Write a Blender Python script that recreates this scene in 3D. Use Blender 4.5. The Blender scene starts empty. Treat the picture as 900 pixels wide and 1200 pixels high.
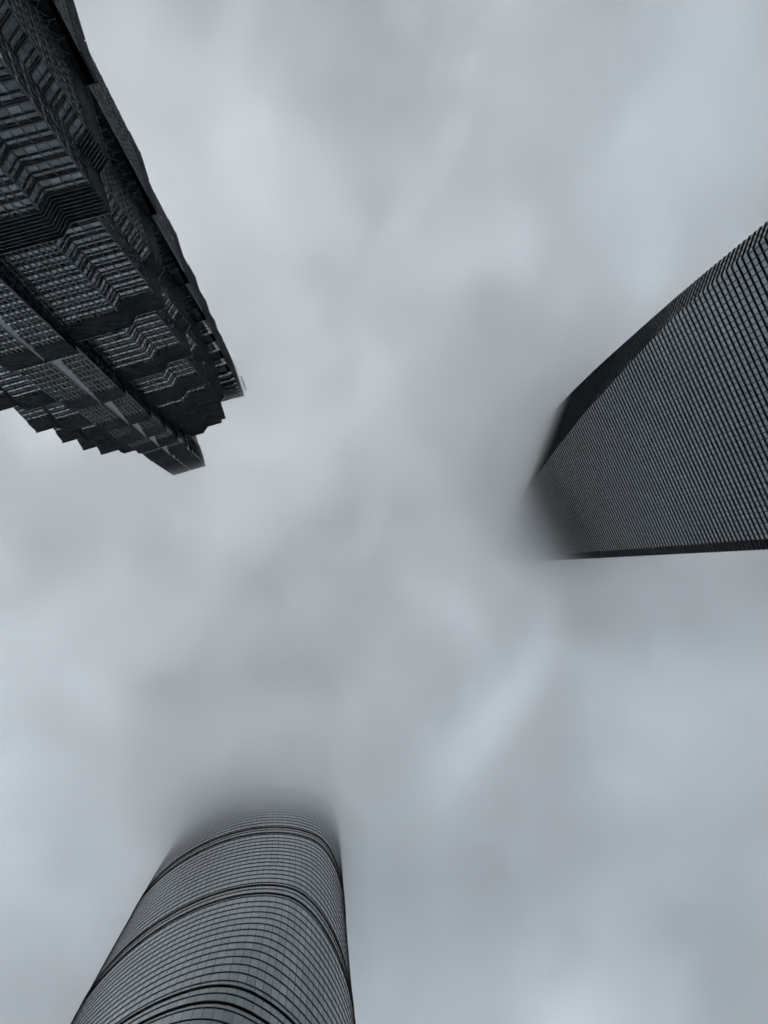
import bpy, bmesh, math, random, bisect
from mathutils import Vector, Matrix
random.seed(7)
C = bpy.context.scene.collection
SC = bpy.context.scene
EYE = 1.6                      # camera height; every measured height is above the eye

# ------------------------------------------------------------------ helpers
def link(name, bm, mats, parent=None):
    me = bpy.data.meshes.new(name)
    bm.to_mesh(me); bm.free()
    for m in (mats if isinstance(mats, (list, tuple)) else [mats]):
        me.materials.append(m)
    o = bpy.data.objects.new(name, me)
    C.objects.link(o)
    if parent: o.parent = parent
    return o

def new_bm():
    bm = bmesh.new(); bm.loops.layers.uv.new("UVMap"); return bm

def face(bm, pts, uvs=None, mi=0):
    f = bm.faces.new([bm.verts.new(p) for p in pts])
    f.material_index = mi
    if uvs:
        l = bm.loops.layers.uv.active
        for lp, uv in zip(f.loops, uvs): lp[l].uv = uv
    return f

def wall(bm, a0, b0, a1, b1, z0, z1, u0=0.0, mi=0):
    """one wall quad from plan edge a0-b0 at z0 to a1-b1 at z1, uv in metres"""
    L = math.dist(a0, b0); L1 = math.dist(a1, b1)
    c = u0 + L / 2
    face(bm, [(*a0, z0), (*b0, z0), (*b1, z1), (*a1, z1)],
         [(u0, z0), (u0 + L, z0), (c + L1 / 2, z1), (c - L1 / 2, z1)], mi)

def box_dir(bm, p, q, side, out, w, d, mi=0):
    """bar from p to q, half width w along side, from -0.02 to d along out"""
    p, q, side, out = Vector(p), Vector(q), Vector(side), Vector(out)
    def ring(c): return [c - side*w - out*.02, c + side*w - out*.02, c + side*w + out*d, c - side*w + out*d]
    A, B = ring(p), ring(q)
    for i in ((1, 2), (2, 3), (3, 0)):
        face(bm, [A[i[0]], A[i[1]], B[i[1]], B[i[0]]], mi=mi)
    face(bm, A[::-1], mi=mi); face(bm, B, mi=mi)

def slab(bm, poly, z0, z1, mi=0):
    """closed horizontal plate"""
    n = len(poly)
    bot = [bm.verts.new((x, y, z0)) for x, y in poly]
    top = [bm.verts.new((x, y, z1)) for x, y in poly]
    bm.faces.new(bot[::-1]).material_index = mi
    bm.faces.new(top).material_index = mi
    for i in range(n):
        j = (i + 1) % n
        bm.faces.new([bot[i], bot[j], top[j], top[i]]).material_index = mi

def offset(poly, d):
    """offset a counter-clockwise plan polygon outwards by d (mitred)"""
    n = len(poly); out = []
    for i in range(n):
        p0, p1, p2 = (Vector(poly[(i + k - 1) % n]) for k in range(3))
        e1, e2 = (p1 - p0).normalized(), (p2 - p1).normalized()
        n1, n2 = Vector((e1.y, -e1.x)), Vector((e2.y, -e2.x))
        m = n1 + n2
        k = max(m.dot(n1), .35)
        out.append(tuple(p1 + m * (d / k)))
    return out

def lerp(a, b, t): return a + (b - a) * t
def interp(tab, x):
    if x <= tab[0][0]: return tab[0][1]
    for (x0, y0), (x1, y1) in zip(tab, tab[1:]):
        if x <= x1: return lerp(y0, y1, (x - x0) / (x1 - x0))
    return tab[-1][1]

# ------------------------------------------------------------------ materials
def mat(name):
    m = bpy.data.materials.new(name); m.use_nodes = True
    return m, m.node_tree.nodes, m.node_tree.links, m.node_tree.nodes["Principled BSDF"]

def math_node(N, L, op, a, b=None):
    n = N.new("ShaderNodeMath"); n.operation = op
    for i, v in enumerate((a, b)):
        if v is None: continue
        if isinstance(v, (int, float)): n.inputs[i].default_value = v
        else: L.new(v, n.inputs[i])
    return n.outputs[0]

def metal(name, col, rough=.45, var=.25, scale=.6, metallic=.3, spec=.2):
    m, N, L, B = mat(name)
    tc = N.new("ShaderNodeTexCoord"); nz = N.new("ShaderNodeTexNoise")
    nz.inputs["Scale"].default_value = scale; nz.inputs["Detail"].default_value = 4
    L.new(tc.outputs["Object"], nz.inputs["Vector"])
    cr = N.new("ShaderNodeValToRGB")
    cr.color_ramp.elements[0].position = .3; cr.color_ramp.elements[1].position = .7
    cr.color_ramp.elements[0].color = (*[c * (1 - var) for c in col], 1)
    cr.color_ramp.elements[1].color = (*[c * (1 + var) for c in col], 1)
    L.new(nz.outputs["Fac"], cr.inputs["Fac"]); L.new(cr.outputs["Color"], B.inputs["Base Color"])
    B.inputs["Roughness"].default_value = rough; B.inputs["Metallic"].default_value = metallic
    B.inputs["Specular IOR Level"].default_value = spec
    return m

def pane_glass(name, du, dv, col, ior=2.1, rough=.14, var=.5, tilt=.012, v0=0.0, split=None, mirror=0.0, spandrel=(.02, .023, .027)):
    """coated glass; every pane (du x dv metres in uv) has its own tone, gloss and tiny tilt.
    split = list of (lo, hi) fractions of a storey that are glass; the rest is spandrel metal"""
    m, N, L, B = mat(name)
    uv = N.new("ShaderNodeUVMap"); uv.uv_map = "UVMap"
    sp = N.new("ShaderNodeSeparateXYZ"); L.new(uv.outputs["UV"], sp.inputs[0])
    u = math_node(N, L, "DIVIDE", sp.outputs[0], du)
    v = math_node(N, L, "DIVIDE", math_node(N, L, "SUBTRACT", sp.outputs[1], v0), dv)
    fu = math_node(N, L, "FLOOR", u); fv = math_node(N, L, "FLOOR", v)
    cb = N.new("ShaderNodeCombineXYZ"); L.new(fu, cb.inputs[0]); L.new(fv, cb.inputs[1])
    wn = N.new("ShaderNodeTexWhiteNoise"); wn.noise_dimensions = '3D'; L.new(cb.outputs[0], wn.inputs["Vector"])
    # broad drift of tone over the facade (different glass batches, blinds)
    nz = N.new("ShaderNodeTexNoise"); nz.inputs["Scale"].default_value = .035; nz.inputs["Detail"].default_value = 3
    L.new(uv.outputs["UV"], nz.inputs["Vector"])
    tone = math_node(N, L, "ADD", math_node(N, L, "MULTIPLY", wn.outputs["Value"], .7), math_node(N, L, "MULTIPLY", nz.outputs["Fac"], .6))
    mx = N.new("ShaderNodeMix"); mx.data_type = 'RGBA'
    mx.inputs["A"].default_value = (*[c * (1 - var) for c in col], 1)
    mx.inputs["B"].default_value = (col[0] * (1 + var), col[1] * (1 + var * 1.1), col[2] * (1 + var), 1)
    L.new(tone, mx.inputs["Factor"])
    colour = mx.outputs["Result"]
    rr = math_node(N, L, "ADD", math_node(N, L, "MULTIPLY", wn.outputs["Value"], .08), rough)
    iorv = math_node(N, L, "ADD", math_node(N, L, "MULTIPLY", wn.outputs["Value"], .35), ior - .17)
    if split:
        fr = math_node(N, L, "FRACT", v)
        mask = None
        for lo, hi in split:
            k = math_node(N, L, "MULTIPLY", math_node(N, L, "GREATER_THAN", fr, lo), math_node(N, L, "LESS_THAN", fr, hi))
            mask = k if mask is None else math_node(N, L, "ADD", mask, k)
        m2 = N.new("ShaderNodeMix"); m2.data_type = 'RGBA'
        m2.inputs["A"].default_value = (*spandrel, 1)
        L.new(mask, m2.inputs["Factor"]); L.new(colour, m2.inputs["B"]); colour = m2.outputs["Result"]
        rr = math_node(N, L, "ADD", rr, math_node(N, L, "MULTIPLY", math_node(N, L, "SUBTRACT", 1.0, mask), .35))
        iorv = math_node(N, L, "ADD", math_node(N, L, "MULTIPLY", math_node(N, L, "SUBTRACT", iorv, 1.35), mask), 1.35)
    if mirror:
        B.inputs["Metallic"].default_value = mirror
        if split: L.new(math_node(N, L, "MULTIPLY", mask, mirror), B.inputs["Metallic"])
    L.new(colour, B.inputs["Base Color"]); L.new(rr, B.inputs["Roughness"]); L.new(iorv, B.inputs["IOR"])
    # tiny tilt of each pane
    geo = N.new("ShaderNodeNewGeometry")
    vm = N.new("ShaderNodeVectorMath"); vm.operation = 'MULTIPLY_ADD'
    L.new(wn.outputs["Color"], vm.inputs[0]); vm.inputs[1].default_value = (2 * tilt,) * 3; vm.inputs[2].default_value = (-tilt,) * 3
    va = N.new("ShaderNodeVectorMath"); va.operation = 'ADD'
    L.new(geo.outputs["Normal"], va.inputs[0]); L.new(vm.outputs[0], va.inputs[1])
    vn = N.new("ShaderNodeVectorMath"); vn.operation = 'NORMALIZE'; L.new(va.outputs[0], vn.inputs[0])
    L.new(vn.outputs[0], B.inputs["Normal"])
    return m

# ------------------------------------------------------------------ things
def empty(name, loc, rz, label, cat):
    o = bpy.data.objects.new(name, None); C.objects.link(o)
    o.location = loc; o.rotation_euler = (0, 0, rz)
    o["label"] = label; o["category"] = cat
    return o

# =================================================================== 1. wedge tower (right)
def build_wedge():
    A = Vector((.40, .9165)); A.normalize(); Nn = Vector((A.y, -A.x))          # along the facade / away from the camera
    PD = 102.0; U0, U1 = -28.0, 38.0; SIDE = U1 - U0
    ctr = Nn * (PD + SIDE / 2) + A * ((U0 + U1) / 2)
    rz = math.atan2(A.y, A.x)
    root = empty("wedge_skyscraper", (ctr.x, ctr.y, 0), rz,
                 "wedge shaped glass skyscraper with one slanted cut corner and a fine square window grid", "skyscraper")
    hs = SIDE / 2
    PITCH, TOP = 2.13, 470.0
    REC = [(-5, 0.02), (60, .8), (100, 1.9), (136, 2.95), (164, 4.24), (182, 5.5), (202, 7.6), (224, 10.2), (248, 13.0), (270, 16.1),
           (306, 21.8), (350, 29.5), (400, 40.0), (480, 60.0)]
    def plan(h):
        # local x = along the facade, local y: the facade facing the camera lies at y = +hs
        r = interp(REC, h)
        return [(-hs, hs - r), (-hs, -hs), (hs - r, -hs), (hs, -hs + r), (hs, hs), (-hs + r, hs)]
    hsn = hs
    glass = pane_glass("wedge_tower_glass", 1.4, PITCH, (.335, .368, .393), ior=2.15, rough=.16, var=.12, mirror=1.0, v0=EYE - 1.6)
    dark = metal("wedge_tower_dark_metal", (.018, .023, .030), .5)
    frame = metal("wedge_tower_frame", (.02, .025, .031), .45)
    hs_levels = [i * PITCH for i in range(int(TOP / PITCH) + 1)]
    # glass surfaces, storey by storey so that the curved cut is smooth
    names = ["facade", "slanted_facade", "facade", "slanted_facade", "facade", "facade"]
    P = [plan(h - EYE) for h in hs_levels]
    # edges: 0 side, 1 back, 2 cut, 3 side, 4 front, 5 cut
    kinds = {0: "facade", 1: "facade", 2: "slanted_facade", 3: "facade", 4: "facade", 5: "slanted_facade"}
    for e, nm in kinds.items():
        bm = new_bm()
        for k in range(len(P) - 1):
            a0, b0, a1, b1 = P[k][e], P[k][(e + 1) % 6], P[k + 1][e], P[k + 1][(e + 1) % 6]
            ax = Vector((b0[0] - a0[0], b0[1] - a0[1])).normalized()
            def U(p): return p[0] * ax.x + p[1] * ax.y
            z0, z1 = hs_levels[k], hs_levels[k + 1]
            face(bm, [(*a0, z0), (*b0, z0), (*b1, z1), (*a1, z1)], [(U(a0), z0), (U(b0), z0), (U(b1), z1), (U(a1), z1)])
        f = link(nm, bm, glass, root)
        # vertical mullions of this face
        bm = new_bm()
        ax = Vector((P[100][(e + 1) % 6][0] - P[100][e][0], P[100][(e + 1) % 6][1] - P[100][e][1])).normalized()
        nrm = Vector((ax.y, -ax.x))
        for i in range(-48, 49):
            u = i * 1.4
            if e in (2, 5):
                segs = []                       # mullions on the sloped cut follow its curve in short bars
                for k in range(0, len(P) - 1, 3):
                    k2 = min(k + 3, len(P) - 1)
                    pts = []
                    for kk in (k, k2):
                        a = Vector(P[kk][e]); b = Vector(P[kk][(e + 1) % 6]); m_ = (a + b) / 2; hl = (b - a).length / 2
                        pts.append((m_ + ax * u, hl))
                    if abs(u) < min(pts[0][1], pts[1][1]) - .2:
                        box_dir(bm, (*pts[0][0], hs_levels[k]), (*pts[1][0], hs_levels[k2]), (*ax, 0), (*nrm, 0), .05, .08)
                continue
            # straight faces: the run of storeys over which this mullion exists
            def rng(kk):
                a = Vector(P[kk][e]).dot(ax); b = Vector(P[kk][(e + 1) % 6]).dot(ax); return a, b
            top = 0
            for kk in range(len(P)):
                a, b = rng(kk)
                if a + .25 < u < b - .25: top = kk
                else: break
            if top > 3:
                base = Vector(P[0][e]); base = base + ax * (u - base.dot(ax))
                box_dir(bm, (*base, 0), (*base, hs_levels[top]), (*ax, 0), (*nrm, 0), .078, .085)
        link("mullions", bm, frame, f)
    # projecting dark spandrel shelves at every half storey
    bm = new_bm()
    for k, z in enumerate(hs_levels[1:], 1):
        slab(bm, offset(P[k], .21), z - .12, z + .12)
    link("floor_ledges", bm, dark, root)
    # the two uncut corners carry a full-height dark pier
    for sx in (1, -1):
        bm = new_bm()
        c = Vector((hs * sx, hs * sx)) if sx > 0 else Vector((-hs, -hs))
        w = 2.15
        x0, x1 = (c.x - w, c.x + .34) if sx > 0 else (c.x - .34, c.x + w)
        slab(bm, [(x0, x0), (x1, x0), (x1, x1), (x0, x1)], 0, TOP)
        for z in hs_levels[1:]:
            slab(bm, [(x0 - .0, x0), (x1 + .14, x0), (x1 + .14, x1 + .14), (x0, x1 + .14)] if sx > 0 else
                 [(x0 - .14, x0 - .14), (x1, x0 - .14), (x1, x1), (x0 - .14, x1)], z - .3, z + .3)
        link("corner_pier", bm, dark, root)
    bm = new_bm(); slab(bm, offset(P[-1], .2), hs_levels[-1] + .14, hs_levels[-1] + 1.4)
    link("roof", bm, dark, root)
    return root

# =================================================================== 2. twisting tower (bottom)
def build_twist():
    cx, cy = -30.154, 142.4511
    root = empty("twisting_skyscraper", (cx, cy, 0), 0,
                 "rounded glass skyscraper ringed by curved floor ledges, its top dissolving in cloud", "skyscraper")
    R0, TAP, E3, PH, OM, T2, O2 = 42.9332, .0688, .084, 1.0649, .3447, .0032, -.0746
    H1, DZ = 184.6399, 68.3809
    PITCH = DZ / 16
    PW = 2.15                                                   # pane width
    M = 288
    def polar(h):
        """plan radius as a function of the polar angle, by dense sampling of the support curve"""
        t = (h - 270) / 100
        r = R0 * (1 - TAP * t + T2 * t * t); ph = PH + OM * t + O2 * t * t
        pts = []
        for i in range(900):
            th = 2 * math.pi * i / 900
            p = r * (1 + E3 * math.cos(3 * (th - ph))); q = -3 * r * E3 * math.sin(3 * (th - ph))
            x, y = p * math.cos(th) - q * math.sin(th), p * math.sin(th) + q * math.cos(th)
            pts.append((math.atan2(y, x) % (2 * math.pi), math.hypot(x, y)))
        pts.sort()
        pts = [(pts[-1][0] - 2 * math.pi, pts[-1][1])] + pts + [(pts[0][0] + 2 * math.pi, pts[0][1])]
        aa = [p[0] for p in pts]
        def f(a):
            a %= 2 * math.pi
            i = min(max(bisect.bisect_right(aa, a), 1), len(pts) - 1)
            (a0, r0), (a1, r1) = pts[i - 1], pts[i]
            return r0 + (r1 - r0) * (a - a0) / max(a1 - a0, 1e-9)
        return f
    def ring(f, d=0.0):
        P0 = [((f(2 * math.pi * i / M)) * math.cos(2 * math.pi * i / M), (f(2 * math.pi * i / M)) * math.sin(2 * math.pi * i / M)) for i in range(M)]
        return offset(P0, d) if d else P0
    glass = pane_glass("twist_tower_glass", 1.0, 1.0, (.255, .278, .294), ior=2.1, rough=.18, var=.15, mirror=1.0, tilt=.012)
    dark = metal("twist_tower_ledge_metal", (.020, .025, .032), .5)
    # ledge heights: thirteen plain storeys, then the tight-set lines of a mechanical belt, repeated up the tower
    lev = []
    for n in range(-3, 6):
        z0 = H1 + n * DZ
        lev += [(z0, 1)] + [(z0 + PITCH * (.6 + k), 0) for k in range(13)] + [(z0 + PITCH * (16 - 2.3), 0), (z0 + PITCH * (16 - 1.75), 1), (z0 + PITCH * (16 - .8), 0)]
    lev = [(-EYE, 0)] + [l for l in lev if 3 < l[0] < 560]
    F_ = [polar(h) for h, _ in lev]
    R_ = [ring(f) for f in F_]
    bm = new_bm(); bmm = new_bm()
    for k in range(len(lev) - 1):
        r0, r1 = R_[k], R_[k + 1]
        z0, z1 = lev[k][0] + EYE, lev[k + 1][0] + EYE
        s_ = 0.0; shift = (k * .37) % 1.0
        marks = []
        for i in range(M):
            j = (i + 1) % M
            L = math.dist(r0[i], r0[j])
            u0, u1 = s_ / PW + shift, (s_ + L) / PW + shift
            face(bm, [(*r0[i], z0), (*r0[j], z0), (*r1[j], z1), (*r1[i], z1)], [(u0, k + .01), (u1, k + .01), (u1, k + .99), (u0, k + .99)])
            if math.floor(u1) > math.floor(u0) and lev[k][0] < 420:
                w_ = (math.floor(u1) - u0) / (u1 - u0)
                a = Vector(r0[i]).lerp(Vector(r0[j]), w_); b = Vector(r1[i]).lerp(Vector(r1[j]), w_)
                t = (Vector(r0[j]) - Vector(r0[i])).normalized(); n_ = Vector((t.y, -t.x))
                box_dir(bmm, (*a, z0), (*b, z1), (*t, 0), (*n_, 0), .028, .025)
            s_ += L
    skin = link("glass_skin", bm, glass, root)
    link("mullions", bmm, dark, skin)
    bm = new_bm()
    for k, (h, big) in enumerate(lev):
        if k and not big:
            slab(bm, ring(F_[k], .155), h + EYE - .065, h + EYE + .065)
    link("floor_ledges", bm, dark, root)
    for k, (h, big) in enumerate(lev):
        if big:
            bm = new_bm(); slab(bm, ring(F_[k], .31), h + EYE - .13, h + EYE + .13)
            link("belt_ledge", bm, dark, root)
    bm = new_bm(); slab(bm, ring(F_[-1], .3), lev[-1][0] + EYE + .12, lev[-1][0] + EYE + 2)
    link("roof", bm, dark, root)
    return root

# =================================================================== 3. stepped pagoda-like tower (upper left)
def build_pagoda():
    AL = Vector((.953, -.303)).normalized(); NN = Vector((-AL.y, AL.x))     # NN points to the camera
    D, YB, X0 = 61.6, 32.3, -44.3
    ctr = AL * X0 - NN * (D + YB)
    root = empty("tiered_skyscraper", (ctr.x, ctr.y, 0), math.atan2(AL.y, AL.x),
                 "dark stepped skyscraper of flaring tiers with metal fins and louvred bands", "skyscraper")
    ST = 3.85
    glass = pane_glass("tiered_tower_glass", 1.55, ST, (.50, .53, .55), ior=2.0, rough=.2, var=.3, mirror=1.0, tilt=.012,
                       split=[(.20, .56), (.66, .90)], spandrel=(.10, .108, .11))
    fin = metal("tiered_tower_fin_metal", (.15, .17, .185), .42, metallic=.5)
    louv = metal("tiered_tower_louver", (.19, .205, .22), .40, metallic=.5)
    black = metal("tiered_tower_recess_dark", (.013, .015, .018), .6)
    strip_reflection = metal("tiered_tower_strip_sky_reflection", (.34, .355, .36), .3, var=.06, scale=.08)  # light grey paints in the sky reflection of a glass strip
    wallm = metal("tiered_tower_wall_metal", (.022, .025, .028), .55)
    # tier tops: height above eye, corner half size, louvre height
    T = [(28, 29.4, 6), (75, 28.6, 8), (122, 28.2, 8), (167.6, 27.7, 8), (208.6, 26.5, 8.2), (239, 26.4, 8.4), (261.5, 25.9, 8.6), (282, 25.3, 9.5),
         (301.5, 24.2, 11), (321, 21.0, 14.5), (332, 15.5, 8), (338, 12.0, 5)]
    def corner_poly(c, s):
        # s: inset; full plan, counter-clockwise, four bays' recesses left open towards the core
        c -= s
        q = [(7.9, c - 1.2), (7.9, c + 2), (c - 8.1, c + 2), (c - 6.3, c), (c, c), (c, c - 6.3), (c + 2, c - 8.1), (c + 2, 7.9), (c - 1.2, 7.9)]
        if c - 8.1 < 8.6:
            q = [(7.9, c - 1.2), (7.9, c + 1), (c - 1.2, c + 1), (c + 1, c - 1.2), (c + 1, 7.9), (c - 1.2, 7.9)] if c > 9.5 else \
                [(7.9, c - .5), (c, c), (c - .5, 7.9)] if c > 8.4 else [(7.9, 7.9)]
        # this quadrant runs clockwise; make the ring counter-clockwise
        quads = []
        for k in range(4):
            a = k * math.pi / 2
            quads.append([(x * math.cos(a) - y * math.sin(a), x * math.sin(a) + y * math.cos(a)) for x, y in q[::-1]])
        return [p for qd in quads for p in qd], len(q)
    zprev = -EYE
    for ti, (ht, c, lh) in enumerate(T):
        hb = zprev; zprev = ht
        H = ht - hb
        flare = min(3.0, H * .15)
        lh = min(lh, H * .75)
        hl = ht - lh
        def inset(h):
            t = (h - hb) / H
            return flare * (1 - t) ** 1.15
        zb, zl, zt = hb + EYE, hl + EYE, ht + EYE
        # -- walls
        bm = new_bm()
        steps = [hb]
        nfl = max(1, round((hl - hb) / ST)); fl = (hl - hb) / nfl
        for k in range(1, nfl + 1): steps.append(hb + fl * k)
        pl = [corner_poly(c, inset(h))[0] for h in steps]
        nv = len(pl[0])
        for k in range(len(steps) - 1):
            for e in range(nv):
                a0, b0, a1, b1 = pl[k][e], pl[k][(e + 1) % nv], pl[k + 1][e], pl[k + 1][(e + 1) % nv]
                L = math.dist(a0, b0)
                if L < 1e-4: continue
                z0, z1 = steps[k] + EYE, steps[k + 1] + EYE
                v0, v1 = k * ST + .001, (k + 1) * ST - .001
                face(bm, [(*a0, z0), (*b0, z0), (*b1, z1), (*a1, z1)],
                     [(e * 31.0, v0), (e * 31.0 + L, v0), (e * 31.0 + math.dist(a1, b1), v1), (e * 31.0, v1)])
        tier = link("tier", bm, glass, root)
        # -- fins: three thin shelves a storey
        bm = new_bm()
        for k in range(nfl):
            for fr, p, th in ((.04, .26, .07), (.60, .22, .06), (.93, .20, .05), (.12, .12, .04)):
                h = hb + fl * (k + fr)
                slab(bm, offset(corner_poly(c, inset(h))[0], p), h + EYE - th, h + EYE + th)
        # -- mullions, in the same frame
        p0 = corner_poly(c, inset(hb))[0]; p1 = corner_poly(c, inset(hl))[0]
        for e in range(nv):
            a0, b0, a1, b1 = (Vector(v) for v in (p0[e], p0[(e + 1) % nv], p1[e], p1[(e + 1) % nv]))
            L = (b0 - a0).length
            if L < 1.0: continue
            ax = (b0 - a0).normalized(); nrm = Vector((ax.y, -ax.x))
            sp = 1.0 if L > 8 else 1.6
            n = max(2, round(L / sp))
            for i in range(n + 1):
                t = i / n
                big = ((.17, .13) if L > 8 else (.085, .05))[i % 2]
                # follow the slight curve of the flare in four pieces
                prev = None
                for s in range(5):
                    h = lerp(hb, hl, s / 4)
                    pp = corner_poly(c, inset(h))[0]
                    q = Vector(pp[e]).lerp(Vector(pp[(e + 1) % nv]), t)
                    if prev: box_dir(bm, prev, (*q, h + EYE), (*ax, 0), (*nrm, 0), big, .16)
                    prev = (*q, h + EYE)
        link("window_frame", bm, fin, tier)
        # -- louvred band under the tier top
        bm = new_bm()
        pa, pb = corner_poly(c, inset(hl))[0], corner_poly(c, 0)[0]
        for e in range(nv):
            wall(bm, pa[e], pa[(e + 1) % nv], pb[e], pb[(e + 1) % nv], zl, zt, mi=1)
        nl = max(3, int(lh / .92))
        for k in range(nl + 1):
            h = hl + lh * k / nl
            edge = .62 if k == nl else .40
            slab(bm, offset(corner_poly(c, inset(h))[0], edge), h + EYE - (.07 if k < nl else .2), h + EYE + .07)
        link("louver_band", bm, [louv, black], tier)
    # ---------------------------------------------------------- four central bays
    BT = [h for h, _, _ in T[:9]] + [311.5, 319.5, 326.5, 332.5, 337.5, 341.5, 345]
    LH = [l for _, _, l in T[:9]] + [6, 5, 4.6, 4.2, 3.9, 3.1, 2.7]
    for side in range(4):
        a = side * math.pi / 2
        ca, sa = math.cos(a), math.sin(a)
        def rot(p): return (p[0] * ca - p[1] * sa, p[0] * sa + p[1] * ca)
        def bay_half(y, x0, x1): return [rot(p) for p in ((x0, y - 9), (x1, y - 9), (x1, y), (x0, y))]
        W = 7.25
        bay = None
        hb = -EYE
        for ti, ht in enumerate(BT):
            wb, fb, lb, rb, pb_ = (new_bm() for _ in range(5))
            H = ht - hb; lh = min(LH[ti], H * .78); hl = ht - lh
            flare = min(1.2, H * .06)
            gapw = 1.9 if H > 20 else 1.9 * H / 20
            if ti >= 7: fb.free(); fb = lb              # window fins and mullions of the top tiers join the louver mesh
            def yy(h): return YB - flare * (1 - (h - hb) / H) ** 1.1
            def xg(h): return gapw * (1 - (h - hb) / H) + .4
            nfl = max(1, round((hl - hb) / ST)); fl = (hl - hb) / nfl
            for k in range(nfl):
                h0, h1 = hb + fl * k, hb + fl * (k + 1)
                v0, v1 = k * ST + .001, (k + 1) * ST - .001
                for sgn in (1, -1):
                    g0, g1 = (xg(h0), xg(h0)) if sgn > 0 else (-.03, -.03)
                    xa, xb = (g0, W) if sgn > 0 else (-W, g0)
                    p = [rot((xb, yy(h0))), rot((xa, yy(h0))), rot((xa, yy(h1))), rot((xb, yy(h1)))]
                    face(wb, [(*p[0], h0 + EYE), (*p[1], h0 + EYE), (*p[2], h1 + EYE), (*p[3], h1 + EYE)],
                         [(xb + 40, v0), (xa + 40, v0), (xa + 40, v1), (xb + 40, v1)])
                    # fins, two lengths so the edge beside the grey strip steps
                    for fr, pr, th in ((.04, .30, .08), (.60, .22, .06), (.93, .20, .05)):
                        h = lerp(h0, h1, fr)
                        x_a, x_b = (xg(h0), W + (.12 if fr < .1 else 0)) if sgn > 0 else (-W - (.12 if fr < .1 else 0), -.03)
                        y = yy(h)
                        slab(fb, [rot(q) for q in ((x_a, y - .05), (x_b, y - .05), (x_b, y + pr), (x_a, y + pr))], h + EYE - th, h + EYE + th)
                    # mullions
                    n = 7
                    for i in range(n + 1):
                        x = lerp(xa, xb, i / n) if sgn < 0 else lerp(W, .03, i / n)
                        if sgn > 0 and x < xg(h0): continue
                        sd, ot = rot((1, 0)), rot((0, 1))
                        box_dir(fb, (*rot((x, yy(h0))), h0 + EYE), (*rot((x, yy(h1))), h1 + EYE), (*sd, 0), (*ot, 0), .16 if i % 2 == 0 else .12, .2)
                    # flank slabs: storey plates standing in the dark recess beside the bay
                    xs = (W - .1, W + .62) if sgn > 0 else (-W - .62, -W + .1)
                    slab(rb, [rot(q) for q in ((xs[0], YB - 8.6), (xs[1], YB - 8.6), (xs[1], yy(h0) - .7), (xs[0], yy(h0) - .7))], h0 + EYE - .10, h0 + EYE + .10)
                    xm = W + .3 if sgn > 0 else -W - .3
                    ym = yy(h0) - 1.5
                    box_dir(rb, (*rot((xm, ym)), h0 + EYE), (*rot((xm, ym - 2.4)), h1 + EYE), (*rot((1, 0)), 0), (*rot((0, 1)), 0), .07, .14)
                    box_dir(rb, (*rot((xm, ym - 2.4)), h0 + EYE), (*rot((xm, ym)), h1 + EYE), (*rot((1, 0)), 0), (*rot((0, 1)), 0), .07, .14)
            if ti >= 6:                              # the upper tiers glaze the flanks of the bay as well
                for k in range(nfl):
                    h0, h1 = hb + fl * k, hb + fl * (k + 1)
                    for sgn in (1, -1):
                        x = (W + .02) * sgn
                        q = [(x, YB - 8.8), (x, yy(h0) - .1), (x, yy(h1) - .1), (x, YB - 8.8)]
                        zz_ = (h0, h0, h1, h1)
                        face(wb, [(*rot(p), z + EYE) for p, z in zip(q, zz_)],
                             [(0, k * ST + .001), (8.6, k * ST + .001), (8.6, (k + 1) * ST - .001), (0, (k + 1) * ST - .001)])
                        for i in range(1, 6):
                            y = YB - 8.8 + 8.6 * i / 6
                            box_dir(fb, (*rot((x, y)), h0 + EYE), (*rot((x, y)), h1 + EYE), (*rot((0, 1)), 0), (*rot((sgn, 0)), 0), .22, .2)
            # gusset strip (painted sky reflection) down the middle, following the lean of the tier
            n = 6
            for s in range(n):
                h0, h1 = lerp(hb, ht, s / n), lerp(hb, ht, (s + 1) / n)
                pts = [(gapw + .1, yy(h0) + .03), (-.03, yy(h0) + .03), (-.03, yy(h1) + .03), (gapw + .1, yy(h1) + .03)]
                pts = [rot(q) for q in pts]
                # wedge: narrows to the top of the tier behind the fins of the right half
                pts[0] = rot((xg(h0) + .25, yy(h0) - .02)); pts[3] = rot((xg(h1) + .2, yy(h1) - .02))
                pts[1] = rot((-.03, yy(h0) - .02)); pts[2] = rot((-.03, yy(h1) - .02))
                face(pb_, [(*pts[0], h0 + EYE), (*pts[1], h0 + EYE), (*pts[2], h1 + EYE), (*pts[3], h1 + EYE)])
            # louvred band
            for sgn in (1, -1):
                for s in range(2):
                    h0, h1 = lerp(hl, ht, s / 2), lerp(hl, ht, (s + 1) / 2)
                    xa0, xa1 = (xg(h0), xg(h1)) if sgn > 0 else (-.03, -.03)
                    xb = W * sgn
                    p = [rot((xb, yy(h0))), rot((xa0, yy(h0))), rot((xa1, yy(h1))), rot((xb, yy(h1)))]
                    face(lb, [(*p[0], h0 + EYE), (*p[1], h0 + EYE), (*p[2], h1 + EYE), (*p[3], h1 + EYE)], mi=1)
                nl = max(3, int(lh / .92))
                for k in range(nl + 1):
                    h = lerp(hl, ht, k / nl); y = yy(h)
                    pr = .5 if k == nl else .38
                    xa = xg(h) if sgn > 0 else .03
                    q = [(xa * sgn, y - .05), ((W + .2) * sgn, y - .05), ((W + .2) * sgn, y + pr), (xa * sgn, y + pr)]
                    slab(lb, [rot(v) for v in (q if sgn > 0 else q[::-1])], h + EYE - .07, h + EYE + (.07 if k < nl else .18))
            # solid body of the bay behind the curtain wall, and its roof ledge
            yb0 = YB - flare - .12
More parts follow.
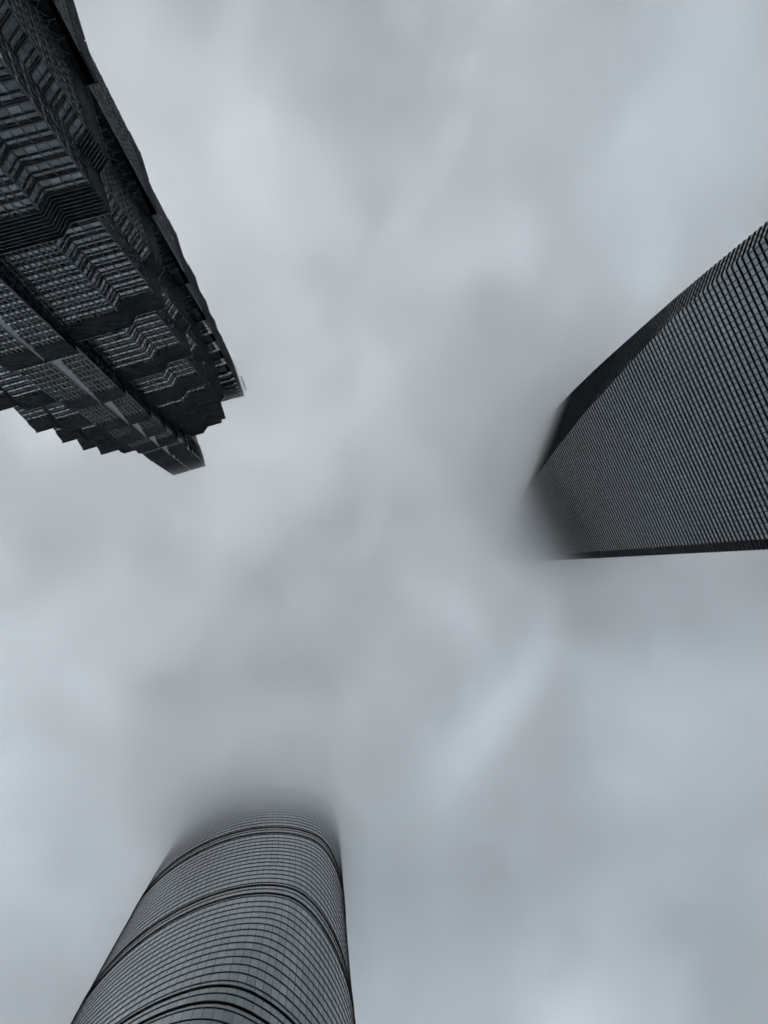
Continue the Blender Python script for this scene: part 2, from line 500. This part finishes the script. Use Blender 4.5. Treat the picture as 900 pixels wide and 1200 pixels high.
            slab(rb, [rot(q) for q in ((-W + .05, 6), (W - .05, 6), (W - .05, yb0), (-W + .05, yb0))], hb + EYE + .01, ht + EYE - .25, mi=1)
            if ti < len(BT) - 1 or True:
                slab(lb, [rot(q) for q in ((-W - .1, yb0 - 2.5), (W + .1, yb0 - 2.5), (W + .1, YB - .06), (-W - .1, YB - .06))], ht + EYE - .24, ht + EYE - .1, mi=1)
            hb = ht
            bay = link("bay", wb, glass, root)
            if ti < 7: link("window_frame", fb, fin, bay)
            link("louver_band", lb, [louv, black], bay)
            link("floor_slabs", rb, [fin, black], bay)
            link("grey_strip", pb_, strip_reflection, bay)
    # dark core that closes the recesses, the crown and the maintenance cradle on the right-hand bay's roof
    bm = new_bm()
    zz = [-EYE] + [h for h, _, _ in T]
    for (h0, h1, c) in zip(zz, zz[1:], [c for _, c, _ in T]):
        w = max(8.5, c - 5.5)
        slab(bm, [(-w, -w), (w, -w), (w, w), (-w, w)], h0 + EYE + .02, h1 + EYE - .3)
    slab(bm, [(-9, -9), (9, -9), (9, 9), (-9, 9)], 338, 352)
    link("core_wall", bm, black, root)
    bm = new_bm()
    for k, (w, h0, h1) in enumerate(((7.5, 352, 358), (5.6, 358, 364), (3.6, 364, 371), (1.4, 371, 384))):
        slab(bm, [(-w, -w), (w, -w), (w, w), (-w, w)], h0 + .02, h1)
        slab(bm, [(-w - .5, -w - .5), (w + .5, -w - .5), (w + .5, w + .5), (-w - .5, w + .5)], h1 + .02, h1 + .4)
    link("crown", bm, louv, root)
    bm = new_bm()
    zc = 339 + EYE
    for x in (YB + .3, YB + 2.3):
        for y in (2.5, 7.0):
            box_dir(bm, (x, y, zc - 9), (x, y, zc), (1, 0, 0), (0, 1, 0), .06, .12)
        for z in (zc - 9, zc - 4.5, zc):
            box_dir(bm, (x, 2.5, z), (x, 7.1, z), (1, 0, 0), (0, 0, 1), .06, .12)
    for y in (2.5, 4.7, 7.0):
        for z in (zc - 9, zc - 4.5, zc):
            box_dir(bm, (YB + .3, y, z), (YB + 2.3, y, z), (0, 1, 0), (0, 0, 1), .06, .12)
    link("maintenance_cradle", bm, fin, root)
    return root, ctr

wedge = build_wedge()
twist = build_twist()
pagoda, PC = build_pagoda()

# =================================================================== ground
def build_ground():
    bm = new_bm(); s = 6000
    face(bm, [(-s, -s, 0), (s, -s, 0), (s, s, 0), (-s, s, 0)])
    m, N, L, B = mat("granite_paving")
    tc = N.new("ShaderNodeTexCoord"); bk = N.new("ShaderNodeTexBrick")
    bk.inputs["Scale"].default_value = 1.0; bk.inputs["Brick Width"].default_value = 1.2; bk.inputs["Row Height"].default_value = .6
    bk.inputs["Mortar Size"].default_value = .008
    bk.inputs["Color1"].default_value = (.105, .11, .115, 1); bk.inputs["Color2"].default_value = (.13, .133, .135, 1); bk.inputs["Mortar"].default_value = (.07, .07, .07, 1)
    L.new(tc.outputs["Object"], bk.inputs["Vector"]); L.new(bk.outputs["Color"], B.inputs["Base Color"])
    B.inputs["Roughness"].default_value = .45
    o = link("ground", bm, m); o["kind"] = "structure"
build_ground()

# =================================================================== low cloud the towers reach into
CLOUD_LO, CLOUD_HI, CLOUD_R = 272.0, 402.0, 700.0
def build_cloud():
    bm = new_bm()
    slab(bm, [(-CLOUD_R, -CLOUD_R), (CLOUD_R, -CLOUD_R), (CLOUD_R, CLOUD_R), (-CLOUD_R, CLOUD_R)], CLOUD_LO, CLOUD_HI)
    m = bpy.data.materials.new("cloud_vapour"); m.use_nodes = True
    N, L = m.node_tree.nodes, m.node_tree.links
    for n in list(N): N.remove(n)
    out = N.new("ShaderNodeOutputMaterial"); pv = N.new("ShaderNodeVolumePrincipled")
    pv.inputs["Color"].default_value = (.990, .992, .993, 1)
    pv.inputs["Anisotropy"].default_value = .76
    geo = N.new("ShaderNodeNewGeometry")
    sp = N.new("ShaderNodeSeparateXYZ"); L.new(geo.outputs["Position"], sp.inputs[0])
    def noise(scale, loc, detail, rough, dist=0.0):
        mp = N.new("ShaderNodeMapping"); L.new(geo.outputs["Position"], mp.inputs["Vector"])
        mp.inputs["Scale"].default_value = scale; mp.inputs["Location"].default_value = loc
        n = N.new("ShaderNodeTexNoise"); n.inputs["Scale"].default_value = 1.0
        n.inputs["Detail"].default_value = detail; n.inputs["Roughness"].default_value = rough; n.inputs["Distortion"].default_value = dist
        L.new(mp.outputs[0], n.inputs["Vector"]); return n.outputs["Fac"]
    n1 = noise((.0075, .0075, .010), (3.1, 1.7, .4), 1.0, .5)
    n2 = noise((.015, .013, .010), (8.3, 2.2, .9), 2.0, .6, .7)
    def gauss(x, y, r):
        dx = math_node(N, L, "SUBTRACT", sp.outputs[0], x); dy = math_node(N, L, "SUBTRACT", sp.outputs[1], y)
        d2 = math_node(N, L, "ADD", math_node(N, L, "MULTIPLY", dx, dx), math_node(N, L, "MULTIPLY", dy, dy))
        return math_node(N, L, "EXPONENT", math_node(N, L, "MULTIPLY", d2, -1 / (r * r)))
    base = math_node(N, L, "ADD", math_node(N, L, "MULTIPLY", math_node(N, L, "SUBTRACT", n1, .5), 44.0), 313.0)
    base = math_node(N, L, "ADD", base, math_node(N, L, "MULTIPLY", gauss(PC.x + 22, PC.y + 18, 70), 8.0))
    base = math_node(N, L, "ADD", base, math_node(N, L, "MULTIPLY", gauss(104, -25, 65), -11.0))
    base = math_node(N, L, "ADD", base, math_node(N, L, "MULTIPLY", gauss(-26, 120, 60), 12.0))
    dep = math_node(N, L, "MAXIMUM", math_node(N, L, "SUBTRACT", sp.outputs[2], base), 0.0)
    den = math_node(N, L, "MINIMUM", math_node(N, L, "MULTIPLY", dep, 1.35e-3), .048)
    # the deck is thickest overhead, ragged and thinner away from the towers
    core = gauss(25, 20, 200)
    # soft billows and torn wisps
    n3 = noise((.040, .032, .024), (1.3, 6.1, 2.7), 2.0, .62, .5)
    terms = [(core, .28), (gauss(96, -18, 55), .22), (gauss(-28, 116, 55), .16),
             (math_node(N, L, "SUBTRACT", n2, .5), 1.15), (math_node(N, L, "SUBTRACT", n3, .5), 1.05),
             (gauss(109, 211, 52), -.50), (gauss(176, 66, 52), -.34), (gauss(-140, 40, 60), -.15)]
    # a long thin rift in the deck between the two glass towers
    dx = math_node(N, L, "SUBTRACT", sp.outputs[0], 79.0); dy = math_node(N, L, "SUBTRACT", sp.outputs[1], 58.0)
    al_ = math_node(N, L, "ADD", math_node(N, L, "MULTIPLY", dx, -.555), math_node(N, L, "MULTIPLY", dy, .832))
    ac_ = math_node(N, L, "ADD", math_node(N, L, "MULTIPLY", dx, .832), math_node(N, L, "MULTIPLY", dy, .555))
    ac_ = math_node(N, L, "ADD", ac_, math_node(N, L, "MULTIPLY", math_node(N, L, "SUBTRACT", n2, .5), 55.0))
    q = math_node(N, L, "ADD", math_node(N, L, "MULTIPLY", math_node(N, L, "MULTIPLY", al_, al_), -1 / 52 ** 2),
                  math_node(N, L, "MULTIPLY", math_node(N, L, "MULTIPLY", ac_, ac_), -1 / 10 ** 2))
    terms.append((math_node(N, L, "EXPONENT", q), -.45))
    thick = .90
    for t_, k_ in terms:
        thick = math_node(N, L, "ADD", math_node(N, L, "MULTIPLY", t_, k_), thick)
    thick = math_node(N, L, "MAXIMUM", thick, .12)
    den = math_node(N, L, "MULTIPLY", den, thick)
    L.new(den, pv.inputs["Density"])
    L.new(pv.outputs[0], out.inputs["Volume"])
    o = link("low_cloud", bm, m); o["kind"] = "stuff"
    o["label"] = "low grey cloud swallowing the tops of the towers"
    m.cycles.volume_step_rate = .15 if hasattr(m.cycles, "volume_step_rate") else 1
    return o
build_cloud()

# =================================================================== light
SUN_DIR = Vector((-.25, -.36, .9)).normalized()            # towards the sun, behind thick cloud
el = math.asin(SUN_DIR.z); az = math.atan2(SUN_DIR.x, SUN_DIR.y)
w = bpy.data.worlds.new("World"); SC.world = w; w.use_nodes = True
N, L = w.node_tree.nodes, w.node_tree.links
bg = N["Background"]; bg.inputs["Strength"].default_value = .12
sky = N.new("ShaderNodeTexSky"); sky.sky_type = 'NISHITA'; sky.sun_disc = False
sky.sun_elevation = el; sky.sun_rotation = az
tc = N.new("ShaderNodeTexCoord")
sp = N.new("ShaderNodeSeparateXYZ"); L.new(tc.outputs["Generated"], sp.inputs[0])
zc = math_node(N, L, "ADD", math_node(N, L, "MAXIMUM", sp.outputs[2], 0.0), .12)
vx = math_node(N, L, "DIVIDE", sp.outputs[0], zc); vy = math_node(N, L, "DIVIDE", sp.outputs[1], zc)
cb = N.new("ShaderNodeCombineXYZ"); L.new(vx, cb.inputs[0]); L.new(vy, cb.inputs[1])
nz = N.new("ShaderNodeTexNoise"); nz.inputs["Scale"].default_value = 2.6; nz.inputs["Detail"].default_value = 5; nz.inputs["Roughness"].default_value = .5
L.new(cb.outputs[0], nz.inputs["Vector"])
cr = N.new("ShaderNodeValToRGB")
cr.color_ramp.elements[0].position = .3; cr.color_ramp.elements[1].position = .75
cr.color_ramp.elements[0].color = (3.75, 4.27, 4.79, 1); cr.color_ramp.elements[1].color = (6.8, 7.6, 8.3, 1)
L.new(nz.outputs["Fac"], cr.inputs["Fac"])
mx = N.new("ShaderNodeMix"); mx.data_type = 'RGBA'; mx.inputs["Factor"].default_value = .93
L.new(sky.outputs[0], mx.inputs["A"]); L.new(cr.outputs["Color"], mx.inputs["B"])
L.new(mx.outputs["Result"], bg.inputs["Color"])

sd = bpy.data.lights.new("sun", 'SUN'); sd.energy = .5; sd.angle = math.radians(60); sd.color = (1, .97, .93)
so = bpy.data.objects.new("sun", sd); C.objects.link(so)
so.rotation_euler = SUN_DIR.to_track_quat('Z', 'Y').to_euler()

# =================================================================== camera
F, VP = 901.0, (382.0, 670.0)
zc_ = Vector((VP[0] - 450, VP[1] - 600, F)).normalized()
xr = Vector((1, 0, 0)); xr = (xr - zc_ * xr.dot(zc_)).normalized()
yr = zc_.cross(xr)
Rw = Matrix((xr, yr, zc_))                                  # camera (right, down, forward) -> world
right, down, fwd = Rw @ Vector((1, 0, 0)), Rw @ Vector((0, 1, 0)), Rw @ Vector((0, 0, 1))
cd = bpy.data.cameras.new("camera"); co = bpy.data.objects.new("camera", cd); C.objects.link(co)
M4 = Matrix((right, -down, -fwd)).transposed().to_4x4(); M4.translation = Vector((0, 0, EYE))
co.matrix_world = M4
cd.sensor_fit = 'AUTO'; cd.sensor_width = 36; cd.lens = F / 1200 * 36
cd.clip_start = .1; cd.clip_end = 20000
SC.camera = co

# =================================================================== render settings
SC.view_settings.view_transform = 'Standard'; SC.view_settings.look = 'None'
SC.view_settings.gamma = 1; SC.view_settings.use_curve_mapping = False
SC.view_settings.exposure = 0.2
SC.render.engine = 'CYCLES'
cy = SC.cycles
cy.use_denoising = True
try: cy.denoiser = 'OPENIMAGEDENOISE'
except Exception: pass
cy.max_bounces = 12; cy.diffuse_bounces = 3; cy.glossy_bounces = 3; cy.volume_bounces = 5
cy.use_adaptive_sampling = True; cy.adaptive_threshold = .05; cy.adaptive_min_samples = 16; cy.transparent_max_bounces = 8
cy.volume_max_steps = 64
cy.sample_clamp_indirect = 6
